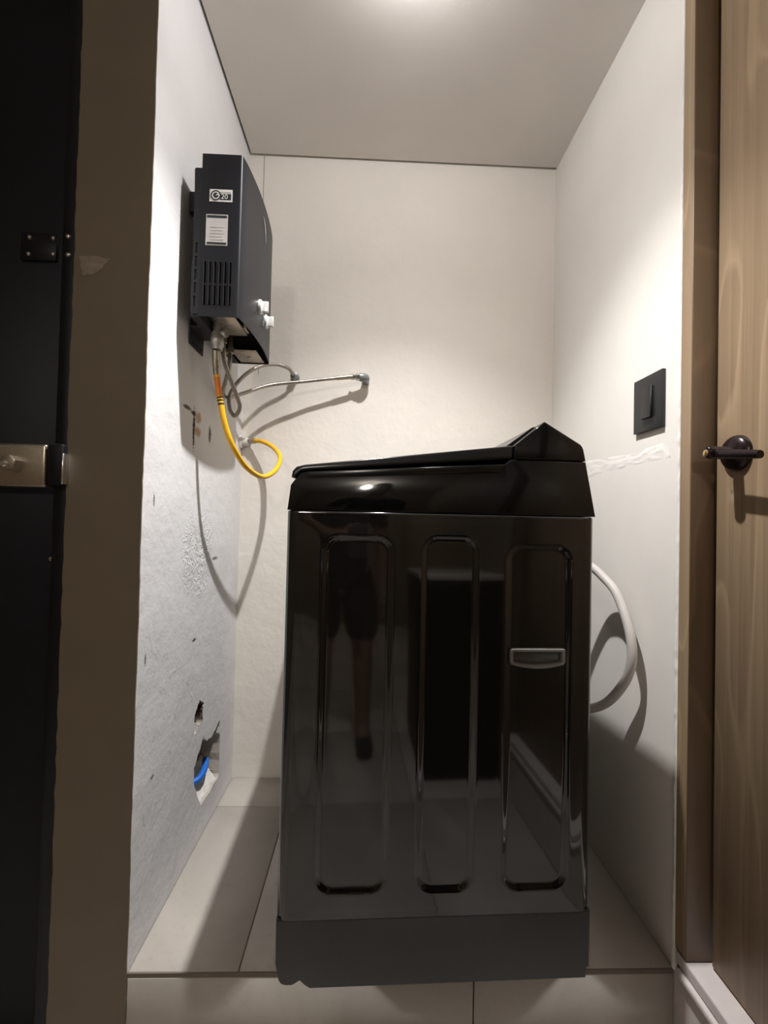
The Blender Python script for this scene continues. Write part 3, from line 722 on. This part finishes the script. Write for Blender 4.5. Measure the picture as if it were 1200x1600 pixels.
# ------------------------------------------------------------------ wall switch
sw = tag(empty('wall_switch', (XR, .980, 1.1825)), 'matt black light switch plate on the white right wall', 'switch')
bm = bmesh.new(); bm_box(bm, (-.0085, -.0515, -.0635), (.0005, .0515, .0635), .0014, 2); from_bm('switch_plate', bm, 'switch', sw, True, 40)
bm = bmesh.new(); bm_prism(bm, [(-.0080, -.036), (-.0165, -.036), (-.0135, .036), (-.0080, .036)], -.022, .013, 'y', .0008, 2, 0, True); from_bm('rocker', bm, 'switch', sw, True, 40)

# ------------------------------------------------------------------ corridor things seen only in the machine's gloss
cbn = tag(empty('low_cabinet', (.455, -.34, ZF)), 'low black cabinet with pale top by the corridor wall, seen reflected in the machine', 'cabinet')
box('body', (-.175, -.25, .06), (.175, .25, .90), 'black_door', cbn, .004, 2)
box('base', (-.165, -.24, .002), (.165, .24, .062), 'black_frame', cbn)
box('top', (-.180, -.255, .90), (.180, .255, .925), 'cab_top', cbn, .004, 2)
dd_ = box('cabinet_door', (-.170, .250, .075), (.170, .262, .885), 'black_door', cbn, .003, 2)
box('handle', (-.150, .262, .60), (-.138, .278, .74), 'black_frame', dd_, .003, 2)

# the person taking the picture
PX, PY = -.085, -.46
pe_ = tag(empty('person', (PX, PY, ZF)), 'person in black shirt and shorts holding up a phone, reflected in the machine', 'person')
def skin(name, nodes, edges, mat, parent, sub=2, root=0):
    me = bpy.data.meshes.new(name); me.from_pydata([n[0] for n in nodes], edges, []); me.update()
    o = link(name, me, mat, parent)
    md = o.modifiers.new('skin', 'SKIN'); md.use_smooth_shade = True
    if not me.skin_vertices: me.skin_vertices.new()
    for i, n in enumerate(nodes):
        v = me.skin_vertices[0].data[i]; r = n[1]; v.radius = r if isinstance(r, tuple) else (r, r); v.use_root = (i == root)
    s_ = o.modifiers.new('sub', 'SUBSURF'); s_.levels = sub; s_.render_levels = sub
    return o
N = []; E_ = []
def node(p, r, frm=None):
    N.append((p, r)); i = len(N) - 1
    if frm is not None: E_.append((frm, i))
    return i
pv = node((0, 0, .90), (.108, .075)); bl = node((0, 0, 1.05), (.108, .075), pv); ch = node((0, .01, 1.25), (.15, .10), bl); sh = node((0, 0, 1.38), (.10, .075), ch)
nk = node((0, .005, 1.455), .052, sh); jw = node((0, .03, 1.51), (.055, .07), nk); hd = node((0, .02, 1.59), (.072, .088), jw); tp = node((0, .012, 1.655), (.062, .075), hd)
for sgn in (-1, 1):
    hip = node((sgn * .09, 0, .84), .088, pv); kn_ = node((sgn * .105, .02, .47), .056, hip); cf_ = node((sgn * .108, -.005, .33), .054, kn_)
    an = node((sgn * .11, -.02, .085), .036, cf_); hl_ = node((sgn * .112, -.03, .045), .038, an); ba = node((sgn * .12, .11, .032), (.040, .026), an); to = node((sgn * .125, .18, .026), (.034, .018), ba)
rs = node((.175, 0, 1.365), .052, sh); re = node((.215, -.03, 1.09), .038, rs); rw = node((.215, .03, .85), .026, re); rp = node((.213, .045, .78), (.022, .036), rw)
for k, (dy, ln) in enumerate(((.030, .075), (.010, .085), (-.010, .080), (-.028, .062))):
    f1 = node((.214, .045 + dy, .738), .0095, rp); f2 = node((.206, .050 + dy, .738 - ln * .5), .0090, f1); node((.192, .052 + dy, .738 - ln), .0080, f2)
t1 = node((.203, .085, .785), .0105, rp); node((.196, .100, .745), .0090, t1)
ls = node((-.175, 0, 1.365), .052, sh); le = node((-.215, .12, 1.13), .038, ls); lw = node((-.02, .345, 1.075), .026, le); lp = node((.035, .385, 1.075), (.034, .022), lw)
for k, (dz, ln) in enumerate(((.030, .06), (.010, .07), (-.010, .068), (-.028, .055))):
    f1 = node((.062, .398, 1.075 + dz), .0095, lp); f2 = node((.090, .398, 1.077 + dz), .0088, f1); node((.105, .412, 1.078 + dz), .0078, f2)
t1 = node((.045, .405, 1.110), .0105, lp); node((.062, .424, 1.122), .0090, t1)
body = skin('body', N, E_, 'skin', pe_)
skin('shirt', [((0, 0, .78), (.150, .115)), ((0, 0, 1.05), (.145, .108)), ((0, .01, 1.25), (.168, .118)), ((0, 0, 1.385), (.105, .080)), ((0, .003, 1.425), .064), ((.175, 0, 1.37), .066), ((.212, -.028, 1.12), .052), ((-.175, 0, 1.37), .066), ((-.213, .100, 1.17), .052)], [(0, 1), (1, 2), (2, 3), (3, 4), (3, 5), (5, 6), (3, 7), (7, 8)], 'shirt', pe_)
skin('shorts', [((0, 0, .97), (.138, .104)), ((.09, 0, .82), .105), ((.105, .01, .52), .092), ((-.09, 0, .82), .105), ((-.105, .01, .52), .092)], [(0, 1), (1, 2), (0, 3), (3, 4)], 'shorts', pe_)
skin('hair', [((0, -.045, 1.56), (.07, .05)), ((0, -.005, 1.655), (.078, .085)), ((0, .04, 1.685), (.06, .04))], [(0, 1), (1, 2)], 'hair', pe_)
for sgn in (-1, 1):
    lathe('eye', (sgn * .030, .088, 1.585), (0, 1, 0), [(0, .010), (.005, .010), (.009, .006)], 'eye', pe_, 12, 80)
    tube('ear', [(sgn * .074, .012, 1.555), (sgn * .082, .002, 1.58), (sgn * .080, -.004, 1.605)], [.008, .013, .008], 'skin', pe_, 10)
    skin('shoe', [((sgn * .112, -.035, .045), (.045, .042)), ((sgn * .12, .10, .038), (.048, .034)), ((sgn * .126, .19, .032), (.040, .026))], [(0, 1), (1, 2)], 'shoe', pe_)
tube('nose', [(0, .098, 1.600), (0, .112, 1.570), (0, .106, 1.556)], [.007, .012, .010], 'skin', pe_, 10)
tube('mouth', [(-.022, .092, 1.522), (0, .100, 1.520), (.022, .092, 1.522)], [.003, .006, .003], 'skin', pe_, 8)
ph = tag(empty('smartphone', (-.005, -.050, .86)), 'dark smartphone held in front of the person, reflected in the machine', 'phone')
box('phone_body', (-.036, -.0045, -.075), (.036, .0045, .075), 'phone', ph, .004, 3)
for x_, z_ in ((-.018, .055), (-.018, .032), (.004, .044)): lathe('camera_lens', (x_, .0044, z_), (0, 1, 0), [(0, .008), (.002, .008), (.0025, .0065)], 'ink', ph, 16)
